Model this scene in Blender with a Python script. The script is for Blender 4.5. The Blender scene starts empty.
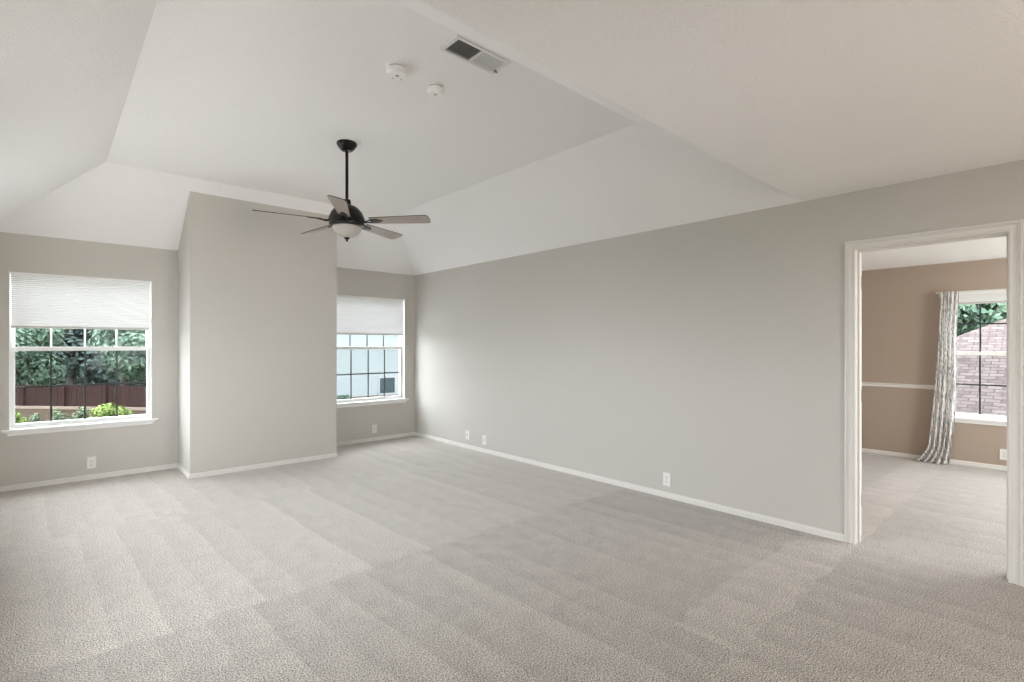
import bpy, bmesh, math, random
from mathutils import Vector, Matrix

SC = bpy.context.scene
COL = SC.collection
R = math.radians

# ------------------------------------------------------------------ camera
cam_d = bpy.data.cameras.new('camera')
cam = bpy.data.objects.new('camera', cam_d)
COL.objects.link(cam)
cam_d.sensor_width = 36.0
cam_d.lens = 18.0
cam_d.shift_y = 4.0 / 1024.0
cam_d.clip_end = 400
CAM_H = 1.378
YAW = R(42.15)
cam.location = (0, 0, CAM_H)
cam.rotation_euler = (R(90), 0, -YAW)
SC.camera = cam

# ------------------------------------------------------------------ colour management and light
SC.view_settings.view_transform = 'Standard'
SC.view_settings.look = 'None'
SC.view_settings.gamma = 1.0
SC.view_settings.use_curve_mapping = False
SC.view_settings.exposure = 0.03
SC.cycles.max_bounces = 14
SC.cycles.diffuse_bounces = 8
SC.cycles.glossy_bounces = 4
SC.cycles.transmission_bounces = 6
SC.cycles.transparent_max_bounces = 24
SC.cycles.sample_clamp_indirect = 8.0

SKY = 14.3
world = bpy.data.worlds.new('overcast_sky')
SC.world = world
world.use_nodes = True
wn, wl = world.node_tree.nodes, world.node_tree.links
wn.clear()
w_out = wn.new('ShaderNodeOutputWorld')
w_bg = wn.new('ShaderNodeBackground')
w_tc = wn.new('ShaderNodeTexCoord')
w_sep = wn.new('ShaderNodeSeparateXYZ')
w_ramp = wn.new('ShaderNodeValToRGB')
wl.new(w_tc.outputs['Generated'], w_sep.inputs[0])
wl.new(w_sep.outputs['Z'], w_ramp.inputs['Fac'])
w_ramp.color_ramp.elements[0].position = 0.0
w_ramp.color_ramp.elements[0].color = (0.42, 0.445, 0.475, 1)
w_ramp.color_ramp.elements[1].position = 0.85
w_ramp.color_ramp.elements[1].color = (0.70, 0.75, 0.80, 1)
# sky brightened towards the back and left windows to send more light indoors
w_mr = wn.new('ShaderNodeMapRange')
w_mr.inputs['From Min'].default_value = -1; w_mr.inputs['From Max'].default_value = 1
w_mr.inputs['To Min'].default_value = 0.78; w_mr.inputs['To Max'].default_value = 2.3
w_dot = wn.new('ShaderNodeVectorMath'); w_dot.operation = 'DOT_PRODUCT'
w_dot.inputs[1].default_value = (-0.60, 0.80, 0.0)
wl.new(w_tc.outputs['Generated'], w_dot.inputs[0])
wl.new(w_dot.outputs['Value'], w_mr.inputs['Value'])
w_sc = wn.new('ShaderNodeVectorMath'); w_sc.operation = 'SCALE'
wl.new(w_ramp.outputs['Color'], w_sc.inputs[0]); wl.new(w_mr.outputs['Result'], w_sc.inputs['Scale'])
wl.new(w_sc.outputs[0], w_bg.inputs['Color'])
w_bg.inputs['Strength'].default_value = SKY
wl.new(w_bg.outputs[0], w_out.inputs['Surface'])


def portal(name, loc, rot, sx, sy):
    l = bpy.data.lights.new(name, 'AREA')
    l.shape = 'RECTANGLE'
    l.size, l.size_y = sx, sy
    l.cycles.is_portal = True
    o = bpy.data.objects.new(name, l)
    o.location = loc
    o.rotation_euler = rot
    COL.objects.link(o)
    return o




def point_light(name, loc, power, col, rad):
    l = bpy.data.lights.new(name, 'POINT')
    l.energy = power; l.color = col; l.shadow_soft_size = rad
    o = bpy.data.objects.new(name, l)
    o.location = loc
    COL.objects.link(o)


point_light('lamp_near_entry', (2.5, -1.5, 1.2), 48, (1.0, 0.83, 0.68), 0.35)
sl_d = bpy.data.lights.new('window_wall_fill', 'SPOT')       # unseen fill spot added behind the camera to brighten the window wall
sl_d.energy = 320
sl_d.color = (1.0, 0.955, 0.91)
sl_d.spot_size = R(40)
sl_d.spot_blend = 1.0
sl_d.shadow_soft_size = 0.5
sl_o = bpy.data.objects.new('window_wall_fill', sl_d)
sl_o.location = (2.6, -2.7, 1.3)
sl_o.rotation_euler = (Vector((0.7, 6.8, 1.75)) - Vector((2.6, -2.7, 1.3))).to_track_quat('-Z', 'Y').to_euler()
COL.objects.link(sl_o)
point_light('far_room_fill', (5.9, -1.2, 1.7), 85, (1.0, 0.97, 0.93), 0.30)  # unseen fill light added to brighten the adjoining room

# ------------------------------------------------------------------ helpers: things, parts, meshes
ABS = {}


def tag(o, label=None, cat=None, group=None, kind=None):
    if label:
        o['label'] = label
    if cat:
        o['category'] = cat
    if group:
        o['group'] = group
    if kind:
        o['kind'] = kind
    return o


def empty(name, loc=(0, 0, 0), **kw):
    o = bpy.data.objects.new(name, None)
    o.empty_display_size = 0.1
    o.location = loc
    COL.objects.link(o)
    ABS[o.name] = Vector(loc)
    return tag(o, **kw)


class MB:
    def __init__(self):
        self.bm = bmesh.new()

    def quad(self, *pts):
        vs = [self.bm.verts.new(p) for p in pts]
        return self.bm.faces.new(vs)

    def box(self, x0, x1, y0, y1, z0, z1, bev=0.0):
        x0, x1 = sorted((x0, x1)); y0, y1 = sorted((y0, y1)); z0, z1 = sorted((z0, z1))
        v = [self.bm.verts.new(p) for p in
             [(x0, y0, z0), (x1, y0, z0), (x1, y1, z0), (x0, y1, z0),
              (x0, y0, z1), (x1, y0, z1), (x1, y1, z1), (x0, y1, z1)]]
        fs = [self.bm.faces.new([v[i] for i in f]) for f in
              [(0, 3, 2, 1), (4, 5, 6, 7), (0, 1, 5, 4), (1, 2, 6, 5), (2, 3, 7, 6), (3, 0, 4, 7)]]
        if bev > 0:
            es = list({e for f in fs for e in f.edges})
            bmesh.ops.bevel(self.bm, geom=es, offset=bev, segments=2, affect='EDGES', profile=0.6)
        return self

    def lathe(self, prof, c=(0, 0, 0), seg=32, axis='z', a0=0.0):
        """prof: list of (radius, height) -> surface of revolution about a vertical line through c"""
        rings = []
        for r, h in prof:
            if r < 1e-6:
                rings.append([self.bm.verts.new(self._ax(0, 0, h, c, axis))])
            else:
                rings.append([self.bm.verts.new(self._ax(r * math.cos(a0 + 2 * math.pi * k / seg),
                                                         r * math.sin(a0 + 2 * math.pi * k / seg), h, c, axis))
                              for k in range(seg)])
        for A, B in zip(rings, rings[1:]):
            for k in range(seg):
                k2 = (k + 1) % seg
                if len(A) == 1 and len(B) == 1:
                    continue
                if len(A) == 1:
                    self.bm.faces.new((A[0], B[k], B[k2]))
                elif len(B) == 1:
                    self.bm.faces.new((A[k], A[k2], B[0]))
                else:
                    self.bm.faces.new((A[k], A[k2], B[k2], B[k]))
        return self

    @staticmethod
    def _ax(a, b, h, c, axis):
        if axis == 'z':
            return (c[0] + a, c[1] + b, c[2] + h)
        if axis == 'y':
            return (c[0] + a, c[1] + h, c[2] + b)
        return (c[0] + h, c[1] + a, c[2] + b)

    def tube(self, pts, rad, seg=10):
        pts = [Vector(p) for p in pts]
        rads = rad if isinstance(rad, (list, tuple)) else [rad] * len(pts)
        rings = []
        for i, p in enumerate(pts):
            t = (pts[min(i + 1, len(pts) - 1)] - pts[max(i - 1, 0)]).normalized()
            up = Vector((0, 0, 1)) if abs(t.z) < 0.95 else Vector((1, 0, 0))
            a = t.cross(up).normalized()
            b = t.cross(a).normalized()
            rings.append([self.bm.verts.new(p + (a * math.cos(2 * math.pi * k / seg) + b * math.sin(2 * math.pi * k / seg)) * rads[i])
                          for k in range(seg)])
        for A, B in zip(rings, rings[1:]):
            for k in range(seg):
                self.bm.faces.new((A[k], A[(k + 1) % seg], B[(k + 1) % seg], B[k]))
        self.bm.faces.new(rings[0][::-1])
        self.bm.faces.new(rings[-1])
        return self

    def loft(self, loops, closed=False, caps=True):
        """loops: list of equal-length point lists, joined in sequence (each loop is a closed outline)"""
        rings = [[self.bm.verts.new(p) for p in lp] for lp in loops]
        n = len(rings[0])
        for A, B in zip(rings, rings[1:]):
            for k in range(n):
                self.bm.faces.new((A[k], A[(k + 1) % n], B[(k + 1) % n], B[k]))
        if caps:
            self.bm.faces.new(rings[0][::-1])
            self.bm.faces.new(rings[-1])
        return self

    def build(self, name, mat, parent=None, origin=None, smooth=None, normals=True, **kw):
        if normals:
            bmesh.ops.recalc_face_normals(self.bm, faces=self.bm.faces[:])
        if smooth is not None:
            for f in self.bm.faces:
                f.smooth = True
            for e in self.bm.edges:
                if len(e.link_faces) == 2:
                    try:
                        e.smooth = e.calc_face_angle() < R(smooth)
                    except ValueError:
                        pass
        base = Vector((0, 0, 0))
        if parent is not None:
            base = ABS[parent.name]
        elif origin is not None:
            base = Vector(origin)
        if base.length > 0:
            bmesh.ops.translate(self.bm, vec=-base, verts=self.bm.verts[:])
        me = bpy.data.meshes.new(name)
        self.bm.to_mesh(me)
        self.bm.free()
        me.materials.append(mat)
        o = bpy.data.objects.new(name, me)
        COL.objects.link(o)
        if parent is not None:
            o.parent = parent
            ABS[o.name] = base
        else:
            o.location = base
            ABS[o.name] = base
        return tag(o, **kw)


# ------------------------------------------------------------------ materials
def new_mat(name):
    m = bpy.data.materials.new(name)
    m.use_nodes = True
    nt = m.node_tree
    b = nt.nodes.get('Principled BSDF')
    return m, nt, b


def rgb(c):
    return (c[0], c[1], c[2], 1.0)


def paint(name, col, rough=0.7, bump=0.0, scale=60.0, var=0.0, detail=3.0, spec=0.3):
    m, nt, b = new_mat(name)
    b.inputs['Roughness'].default_value = rough
    b.inputs['Specular IOR Level'].default_value = spec
    b.inputs['Base Color'].default_value = rgb(col)
    tc = nt.nodes.new('ShaderNodeTexCoord')
    no = nt.nodes.new('ShaderNodeTexNoise')
    no.inputs['Scale'].default_value = scale
    no.inputs['Detail'].default_value = detail
    nt.links.new(tc.outputs['Object'], no.inputs['Vector'])
    if var > 0:
        mx = nt.nodes.new('ShaderNodeMix'); mx.data_type = 'RGBA'
        mx.inputs['A'].default_value = rgb([c * (1 - var) for c in col])
        mx.inputs['B'].default_value = rgb([min(1, c * (1 + var)) for c in col])
        nt.links.new(no.outputs['Fac'], mx.inputs['Factor'])
        nt.links.new(mx.outputs['Result'], b.inputs['Base Color'])
    if bump > 0:
        bp = nt.nodes.new('ShaderNodeBump')
        bp.inputs['Strength'].default_value = bump
        bp.inputs['Distance'].default_value = 0.004
        nt.links.new(no.outputs['Fac'], bp.inputs['Height'])
        nt.links.new(bp.outputs['Normal'], b.inputs['Normal'])
    return m


M = {}
M['wall'] = paint('wall_paint_greige', (0.555, 0.531, 0.492), 0.75, 0.12, 140, 0.0)
M['wall_tan'] = paint('wall_paint_taupe', (0.40, 0.325, 0.265), 0.7, 0.25, 45, 0.0)
M['trim'] = paint('trim_paint_white', (0.74, 0.72, 0.685), 0.45, 0.0)
M['white'] = paint('white_vinyl', (0.84, 0.84, 0.83), 0.4)
M['plastic'] = paint('white_plastic', (0.92, 0.915, 0.90), 0.35, spec=0.5)
M['plate'] = paint('ivory_wall_plate', (0.80, 0.79, 0.76), 0.35, spec=0.5)
M['slot'] = paint('dark_slot', (0.06, 0.055, 0.05), 0.6)
M['bronze'] = paint('black_bronze', (0.006, 0.005, 0.0045), 0.30, spec=0.28)
M['grille_backlit'] = paint('backlit_grille_bar', (0.045, 0.05, 0.055), 0.5)  # white bars darkened in colour to look backlit
M['grey_metal'] = paint('brushed_grey_metal', (0.36, 0.35, 0.34), 0.4)
M['pale_grey'] = paint('pale_grey_plastic', (0.50, 0.49, 0.47), 0.5)
M['rail_grey'] = paint('pale_grey_rail', (0.56, 0.55, 0.53), 0.5)
M['metal_white'] = paint('white_enamel', (0.80, 0.80, 0.79), 0.4)
M['duct'] = paint('duct_shade_black', (0.012, 0.012, 0.011), 0.8, spec=0.1)


def mat_ceiling():
    m, nt, b = new_mat('ceiling_knockdown')
    b.inputs['Base Color'].default_value = (0.935, 0.93, 0.925, 1)
    b.inputs['Roughness'].default_value = 0.85
    b.inputs['Specular IOR Level'].default_value = 0.15
    tc = nt.nodes.new('ShaderNodeTexCoord')
    n1 = nt.nodes.new('ShaderNodeTexNoise'); n1.inputs['Scale'].default_value = 88; n1.inputs['Detail'].default_value = 3
    cr = nt.nodes.new('ShaderNodeValToRGB')
    cr.color_ramp.elements[0].position = 0.42; cr.color_ramp.elements[1].position = 0.60
    bp = nt.nodes.new('ShaderNodeBump'); bp.inputs['Strength'].default_value = 0.6; bp.inputs['Distance'].default_value = 0.0028
    nt.links.new(tc.outputs['Object'], n1.inputs['Vector'])
    nt.links.new(n1.outputs['Fac'], cr.inputs['Fac'])
    nt.links.new(cr.outputs['Color'], bp.inputs['Height'])
    nt.links.new(bp.outputs['Normal'], b.inputs['Normal'])
    return m


M['ceiling'] = mat_ceiling()


def mat_carpet():
    m, nt, b = new_mat('carpet_pile')
    L = nt.links
    N = nt.nodes.new
    b.inputs['Roughness'].default_value = 0.95
    b.inputs['Specular IOR Level'].default_value = 0.05
    b.inputs['Sheen Weight'].default_value = 0.45
    b.inputs['Sheen Roughness'].default_value = 0.45
    b.inputs['Sheen Tint'].default_value = (0.95, 0.94, 0.93, 1)
    tc = N('ShaderNodeTexCoord')

    def math_(op, x, y=None):
        n = N('ShaderNodeMath'); n.operation = op
        for k, v in enumerate((x, y)):
            if v is None:
                continue
            if isinstance(v, (int, float)):
                n.inputs[k].default_value = v
            else:
                L.new(v, n.inputs[k])
        return n.outputs[0]

    def noise(scale, detail, rough=0.5):
        n = N('ShaderNodeTexNoise'); n.inputs['Scale'].default_value = scale
        n.inputs['Detail'].default_value = detail; n.inputs['Roughness'].default_value = rough
        L.new(tc.outputs['Object'], n.inputs['Vector'])
        return n.outputs['Fac']

    # flecked yarn
    fl = noise(155, 2, 0.85)
    cr = N('ShaderNodeValToRGB')
    e = cr.color_ramp.elements
    e[0].position = 0.44; e[0].color = (0.115, 0.096, 0.080, 1)
    e[1].position = 0.555; e[1].color = (0.60, 0.548, 0.488, 1)
    L.new(fl, cr.inputs['Fac'])
    # lay of the pile left by the vacuum: straight lanes along the room, starting afresh where the runs end
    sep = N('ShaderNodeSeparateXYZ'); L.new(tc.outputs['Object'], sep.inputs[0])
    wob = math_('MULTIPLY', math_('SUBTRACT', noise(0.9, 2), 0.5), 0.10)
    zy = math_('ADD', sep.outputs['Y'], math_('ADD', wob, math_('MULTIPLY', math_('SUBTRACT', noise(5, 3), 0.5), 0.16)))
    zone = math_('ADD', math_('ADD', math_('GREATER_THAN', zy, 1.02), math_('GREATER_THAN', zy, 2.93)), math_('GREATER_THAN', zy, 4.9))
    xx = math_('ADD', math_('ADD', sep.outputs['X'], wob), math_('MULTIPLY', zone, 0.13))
    u = math_('DIVIDE', math_('ADD', xx, math_('MULTIPLY', sep.outputs['Y'], 0.045)), 0.21)
    cell = math_('FLOOR', u)
    cv = N('ShaderNodeCombineXYZ'); L.new(cell, cv.inputs[0]); L.new(zone, cv.inputs[1])
    wn_ = N('ShaderNodeTexWhiteNoise'); wn_.noise_dimensions = '2D'; L.new(cv.outputs[0], wn_.inputs['Vector'])
    lane = math_('MULTIPLY', math_('SUBTRACT', wn_.outputs['Value'], 0.5), 0.10)
    edge = math_('MULTIPLY', math_('SUBTRACT', math_('FRACT', u), 0.5), 0.11)
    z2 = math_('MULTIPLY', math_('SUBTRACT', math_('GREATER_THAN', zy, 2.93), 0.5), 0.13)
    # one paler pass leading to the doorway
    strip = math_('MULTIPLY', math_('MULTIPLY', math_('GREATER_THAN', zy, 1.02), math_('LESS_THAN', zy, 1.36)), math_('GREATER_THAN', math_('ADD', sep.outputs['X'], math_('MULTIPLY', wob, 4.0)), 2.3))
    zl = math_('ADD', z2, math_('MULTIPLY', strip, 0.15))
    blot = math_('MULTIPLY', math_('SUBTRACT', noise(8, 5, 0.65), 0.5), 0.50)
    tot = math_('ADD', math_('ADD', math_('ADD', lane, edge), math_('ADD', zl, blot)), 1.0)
    vm = N('ShaderNodeVectorMath'); vm.operation = 'SCALE'
    L.new(cr.outputs['Color'], vm.inputs[0]); L.new(tot, vm.inputs['Scale'])
    L.new(vm.outputs[0], b.inputs['Base Color'])
    bp = N('ShaderNodeBump'); bp.inputs['Strength'].default_value = 0.25; bp.inputs['Distance'].default_value = 0.005
    L.new(fl, bp.inputs['Height']); L.new(bp.outputs['Normal'], b.inputs['Normal'])
    return m


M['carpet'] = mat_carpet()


def mat_glass():
    m, nt, b = new_mat('window_glass')
    nt.nodes.remove(b)
    out = nt.nodes['Material Output']
    tr = nt.nodes.new('ShaderNodeBsdfTransparent'); tr.inputs['Color'].default_value = (0.94, 0.945, 0.945, 1)
    gl = nt.nodes.new('ShaderNodeBsdfGlossy'); gl.inputs['Roughness'].default_value = 0.02
    fr = nt.nodes.new('ShaderNodeFresnel')
    ge = nt.nodes.new('ShaderNodeNewGeometry')
    mr = nt.nodes.new('ShaderNodeMapRange'); mr.inputs['To Min'].default_value = 1.22; mr.inputs['To Max'].default_value = 1 / 1.22
    nt.links.new(ge.outputs['Backfacing'], mr.inputs['Value']); nt.links.new(mr.outputs['Result'], fr.inputs['IOR'])
    mx = nt.nodes.new('ShaderNodeMixShader')
    nt.links.new(fr.outputs[0], mx.inputs[0]); nt.links.new(tr.outputs[0], mx.inputs[1]); nt.links.new(gl.outputs[0], mx.inputs[2])
    nt.links.new(mx.outputs[0], out.inputs['Surface'])
    return m


M['glass'] = mat_glass()


def mat_translucent(name, col, tcol, fac):
    m, nt, b = new_mat(name)
    nt.nodes.remove(b)
    out = nt.nodes['Material Output']
    df = nt.nodes.new('ShaderNodeBsdfDiffuse'); df.inputs['Color'].default_value = rgb(col)
    tl = nt.nodes.new('ShaderNodeBsdfTranslucent'); tl.inputs['Color'].default_value = rgb(tcol)
    mx = nt.nodes.new('ShaderNodeMixShader'); mx.inputs[0].default_value = fac
    nt.links.new(df.outputs[0], mx.inputs[1]); nt.links.new(tl.outputs[0], mx.inputs[2])
    nt.links.new(mx.outputs[0], out.inputs['Surface'])
    return m




def mat_screen():
    m, nt, b = new_mat('insect_screen_mesh')
    nt.nodes.remove(b)
    out = nt.nodes['Material Output']
    tr = nt.nodes.new('ShaderNodeBsdfTransparent')
    df = nt.nodes.new('ShaderNodeBsdfDiffuse'); df.inputs['Color'].default_value = (0.03, 0.03, 0.03, 1)
    mx = nt.nodes.new('ShaderNodeMixShader'); mx.inputs[0].default_value = 0.16
    nt.links.new(tr.outputs[0], mx.inputs[1]); nt.links.new(df.outputs[0], mx.inputs[2])
    nt.links.new(mx.outputs[0], out.inputs['Surface'])
    return m


M['screen'] = mat_screen()
M['shade'] = mat_translucent('shade_fabric', (0.80, 0.80, 0.79), (0.80, 0.81, 0.82), 0.060)
M['bowl'] = paint('alabaster_glass', (0.50, 0.47, 0.435), 0.3, 0.0, 14, 0.08, spec=0.5)


def mat_curtain():
    m, nt, b = new_mat('curtain_print')
    nt.nodes.remove(b)
    L = nt.links
    out = nt.nodes['Material Output']
    tc = nt.nodes.new('ShaderNodeTexCoord')
    mp = nt.nodes.new('ShaderNodeMapping'); mp.inputs['Scale'].default_value = (1, 1, 0.30)
    wv = nt.nodes.new('ShaderNodeTexWave'); wv.bands_direction = 'Y'
    wv.inputs['Scale'].default_value = 17; wv.inputs['Distortion'].default_value = 6
    wv.inputs['Detail'].default_value = 3; wv.inputs['Detail Scale'].default_value = 3.0
    L.new(tc.outputs['Object'], mp.inputs['Vector']); L.new(mp.outputs['Vector'], wv.inputs['Vector'])
    cr = nt.nodes.new('ShaderNodeValToRGB')
    e = cr.color_ramp.elements
    e[0].position = 0.06; e[0].color = (0.32, 0.30, 0.285, 1)
    e[1].position = 0.30; e[1].color = (0.86, 0.85, 0.83, 1)
    L.new(wv.outputs['Fac'], cr.inputs['Fac'])
    df = nt.nodes.new('ShaderNodeBsdfDiffuse'); tl = nt.nodes.new('ShaderNodeBsdfTranslucent')
    L.new(cr.outputs['Color'], df.inputs['Color']); L.new(cr.outputs['Color'], tl.inputs['Color'])
    mx = nt.nodes.new('ShaderNodeMixShader'); mx.inputs[0].default_value = 0.25
    L.new(df.outputs[0], mx.inputs[1]); L.new(tl.outputs[0], mx.inputs[2]); L.new(mx.outputs[0], out.inputs['Surface'])
    return m


M['curtain'] = mat_curtain()


def mat_wood(name, c0, c1, axis_scale, rough=0.4):
    m, nt, b = new_mat(name)
    tc = nt.nodes.new('ShaderNodeTexCoord')
    mp = nt.nodes.new('ShaderNodeMapping'); mp.inputs['Scale'].default_value = axis_scale
    no = nt.nodes.new('ShaderNodeTexNoise'); no.inputs['Scale'].default_value = 6; no.inputs['Detail'].default_value = 5
    cr = nt.nodes.new('ShaderNodeValToRGB')
    cr.color_ramp.elements[0].position = 0.3; cr.color_ramp.elements[0].color = rgb(c0)
    cr.color_ramp.elements[1].position = 0.7; cr.color_ramp.elements[1].color = rgb(c1)
    nt.links.new(tc.outputs['Object'], mp.inputs['Vector']); nt.links.new(mp.outputs['Vector'], no.inputs['Vector'])
    nt.links.new(no.outputs['Fac'], cr.inputs['Fac']); nt.links.new(cr.outputs['Color'], b.inputs['Base Color'])
    b.inputs['Roughness'].default_value = rough
    if rough > 0.6:
        b.inputs['Specular IOR Level'].default_value = 0.03
    return m


M['blade'] = mat_wood('fan_blade_wood', (0.30, 0.25, 0.215), (0.40, 0.345, 0.30), (1.2, 14, 14), 0.3)
M['blade_edge'] = paint('blade_edge_dark', (0.05, 0.04, 0.035), 0.5)
M['fence'] = mat_wood('stained_fence_boards', (0.0144, 0.0077, 0.0067), (0.0368, 0.0200, 0.0176), (7, 7, 0.4), 0.8)
M['bark'] = mat_wood('tree_bark', (0.035, 0.032, 0.030), (0.07, 0.062, 0.055), (3, 3, 0.6), 0.9)


def mat_leaf(name, c0, c1):
    m, nt, b = new_mat(name)
    tc = nt.nodes.new('ShaderNodeTexCoord')
    no = nt.nodes.new('ShaderNodeTexNoise'); no.inputs['Scale'].default_value = 1.3; no.inputs['Detail'].default_value = 4
    cr = nt.nodes.new('ShaderNodeValToRGB')
    cr.color_ramp.elements[0].position = 0.35; cr.color_ramp.elements[0].color = rgb(c0)
    cr.color_ramp.elements[1].position = 0.65; cr.color_ramp.elements[1].color = rgb(c1)
    nt.links.new(tc.outputs['Object'], no.inputs['Vector'])
    nt.links.new(no.outputs['Fac'], cr.inputs['Fac']); nt.links.new(cr.outputs['Color'], b.inputs['Base Color'])
    b.inputs['Specular IOR Level'].default_value = 0.12
    b.inputs['Roughness'].default_value = 0.7
    return m


M['leaf_green'] = mat_leaf('leaves_green', (0.034, 0.060, 0.043), (0.108, 0.160, 0.108))
M['leaf_dark'] = mat_leaf('leaves_dark_green', (0.024, 0.036, 0.034), (0.060, 0.086, 0.074))
M['leaf_lime'] = mat_leaf('leaves_lime', (0.0880, 0.1360, 0.0288), (0.1840, 0.2480, 0.0640))
M['leaf_sage'] = mat_leaf('leaves_sage', (0.0720, 0.0992, 0.0560), (0.1520, 0.1840, 0.1040))
M['bounce_front'] = paint('bounce_ground_pale', (0.22, 0.215, 0.21), 0.9, 0.0, 2, 0.08)  # pale, so the unseen ground reflects light upwards
M['bounce_back'] = paint('bounce_ground_white', (0.44, 0.435, 0.43), 0.9, 0.0, 2, 0.06)  # added reflector tone for the ground behind the window wall
M['dim_ground'] = paint('dim_ground', (0.095, 0.095, 0.10), 0.9, 0.0, 4, 0.2, spec=0.1)  # tone set to control light bounced in from the left
M['lawn'] = paint('lawn', (0.0640, 0.0800, 0.0384), 0.95, 0.0, 3, 0.3, spec=0.03)


def mat_courses(name, cols, mortar, bw, bh, ms, rot=None, coord='UV'):
    m, nt, b = new_mat(name)
    tc = nt.nodes.new('ShaderNodeTexCoord')
    br = nt.nodes.new('ShaderNodeTexBrick')
    br.inputs['Color1'].default_value = rgb(cols[0]); br.inputs['Color2'].default_value = rgb(cols[1])
    br.inputs['Mortar'].default_value = rgb(mortar)
    br.inputs['Scale'].default_value = 1.0
    br.inputs['Brick Width'].default_value = bw; br.inputs['Row Height'].default_value = bh
    br.inputs['Mortar Size'].default_value = ms
    br.inputs['Bias'].default_value = 0.0
    no = nt.nodes.new('ShaderNodeTexNoise'); no.inputs['Scale'].default_value = 5
    mx = nt.nodes.new('ShaderNodeMix'); mx.data_type = 'RGBA'; mx.blend_type = 'MULTIPLY'; mx.inputs['Factor'].default_value = 0.5
    nt.links.new(tc.outputs[coord], br.inputs['Vector']); nt.links.new(tc.outputs[coord], no.inputs['Vector'])
    nt.links.new(br.outputs['Color'], mx.inputs['A']); nt.links.new(no.outputs['Fac'], mx.inputs['B'])
    nt.links.new(mx.outputs['Result'], b.inputs['Base Color'])
    b.inputs['Roughness'].default_value = 0.9
    b.inputs['Specular IOR Level'].default_value = 0.03
    return m


M['shingle'] = mat_courses('roof_shingles', [(0.125, 0.102, 0.096), (0.080, 0.064, 0.061)], (0.050, 0.041, 0.039), 0.26, 0.125, 0.010)
M['stone'] = mat_courses('retaining_stone', [(0.1200, 0.0896, 0.0672), (0.0960, 0.0720, 0.0544)], (0.0720, 0.0576, 0.0448), 0.9, 0.35, 0.02)
M['cap'] = paint('wall_cap_tan', (0.1680, 0.1328, 0.1056), 0.9, spec=0.05)
M['siding'] = paint('pale_lap_siding', (0.2320, 0.2560, 0.2608), 0.8, spec=0.05)
M['ext_trim'] = paint('white_exterior_trim', (0.2560, 0.2640, 0.2640), 0.8, spec=0.05)
M['ext_glass'] = paint('far_window_glass', (0.03, 0.045, 0.055), 0.08, spec=0.6)
M['brick'] = paint('brown_brick_wall', (0.2, 0.14, 0.11), 0.9, 0.0, 8, 0.2)

# ------------------------------------------------------------------ room dimensions
XR, XL = 4.14, -0.45            # right wall, left wall of the vaulted part
YB = 6.79                       # window wall
YN, XN = -3.4, -3.2             # the end of the room behind the camera
ZC, ZH = 2.44, 3.069            # low ceiling, flat top of the vault
YV = 1.36                       # where the vault starts
FX0, FX1, FY0, FY1 = 0.396, 3.33, 2.25, 6.004
T = 0.12
R2X, R2Y0, R2Y1, R2Z = 7.78, -2.6, 2.7, 2.335   # adjoining room
DY0, DY1, DZ = 0.27, 1.03, 2.035
W1 = (-0.278, 0.836, 0.575, 2.075)
W2 = (2.860, 3.974, 0.575, 2.065)
W3 = (0.015, 1.015, 0.545, 1.985)


def wall(name, axis, n0, n1, u0, u1, z0, z1, holes, mat):
    """a wall slab between n0 and n1 along its normal, with rectangular openings (u0,u1,z0,z1)"""
    us = sorted({u0, u1, *[h[0] for h in holes], *[h[1] for h in holes]})
    zs = sorted({z0, z1, *[h[2] for h in holes], *[h[3] for h in holes]})
    us = [u for u in us if u0 <= u <= u1]
    zs = [z for z in zs if z0 <= z <= z1]
    def solid(i, j):
        if i < 0 or j < 0 or i >= len(us) - 1 or j >= len(zs) - 1:
            return False
        a, b = (us[i] + us[i + 1]) / 2, (zs[j] + zs[j + 1]) / 2
        return not any(h[0] < a < h[1] and h[2] < b < h[3] for h in holes)
    P = (lambda u, n, z: (u, n, z)) if axis == 'y' else (lambda u, n, z: (n, u, z))
    mb = MB()
    for i in range(len(us) - 1):
        for j in range(len(zs) - 1):
            if not solid(i, j):
                continue
            a, b, c, d = us[i], us[i + 1], zs[j], zs[j + 1]
            for n in (n0, n1):
                mb.quad(P(a, n, c), P(b, n, c), P(b, n, d), P(a, n, d))
            if not solid(i - 1, j): mb.quad(P(a, n0, c), P(a, n1, c), P(a, n1, d), P(a, n0, d))
            if not solid(i + 1, j): mb.quad(P(b, n0, c), P(b, n1, c), P(b, n1, d), P(b, n0, d))
            if not solid(i, j - 1): mb.quad(P(a, n0, c), P(b, n0, c), P(b, n1, c), P(a, n1, c))
            if not solid(i, j + 1): mb.quad(P(a, n0, d), P(b, n0, d), P(b, n1, d), P(a, n1, d))
    bmesh.ops.remove_doubles(mb.bm, verts=mb.bm.verts[:], dist=1e-5)
    return mb.build(name, mat, kind='structure')


# floor: one carpet running through the doorway
mb = MB()
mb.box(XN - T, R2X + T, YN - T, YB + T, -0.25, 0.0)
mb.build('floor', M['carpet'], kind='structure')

FILL_NEARWIN = [(-2.5, -1.3, 0.7, 2.15), (0.8, 2.0, 0.7, 2.15)]  # unseen windows behind the camera, added to let sky light in
FILL_LEFTWIN = [(-2.7, -1.8, 0.9, 2.15)]  # unseen window, added for more sky light
wall('wall_back', 'y', YB, YB + 0.17, XL - T, XR + T, 0, ZC, [W1, W2], M['wall'])
wall('wall_right', 'x', XR, XR + T, YN, YB, 0, ZC, [(DY0 - 0.02, DY1 + 0.02, 0, DZ + 0.02)], M['wall'])
FILL_SIDEWIN = [(2.3, 3.7, 0.8, 2.15), (4.4, 5.6, 0.8, 2.15)]  # unseen side windows, added so the sky lights the room evenly
wall('wall_left', 'x', XL - T, XL, 0.95, YB, 0, ZC, FILL_SIDEWIN, M['wall'])
wall('wall_front', 'y', YN - T, YN, XN - T, XR + T, 0, ZC, FILL_NEARWIN, M['wall'])
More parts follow.
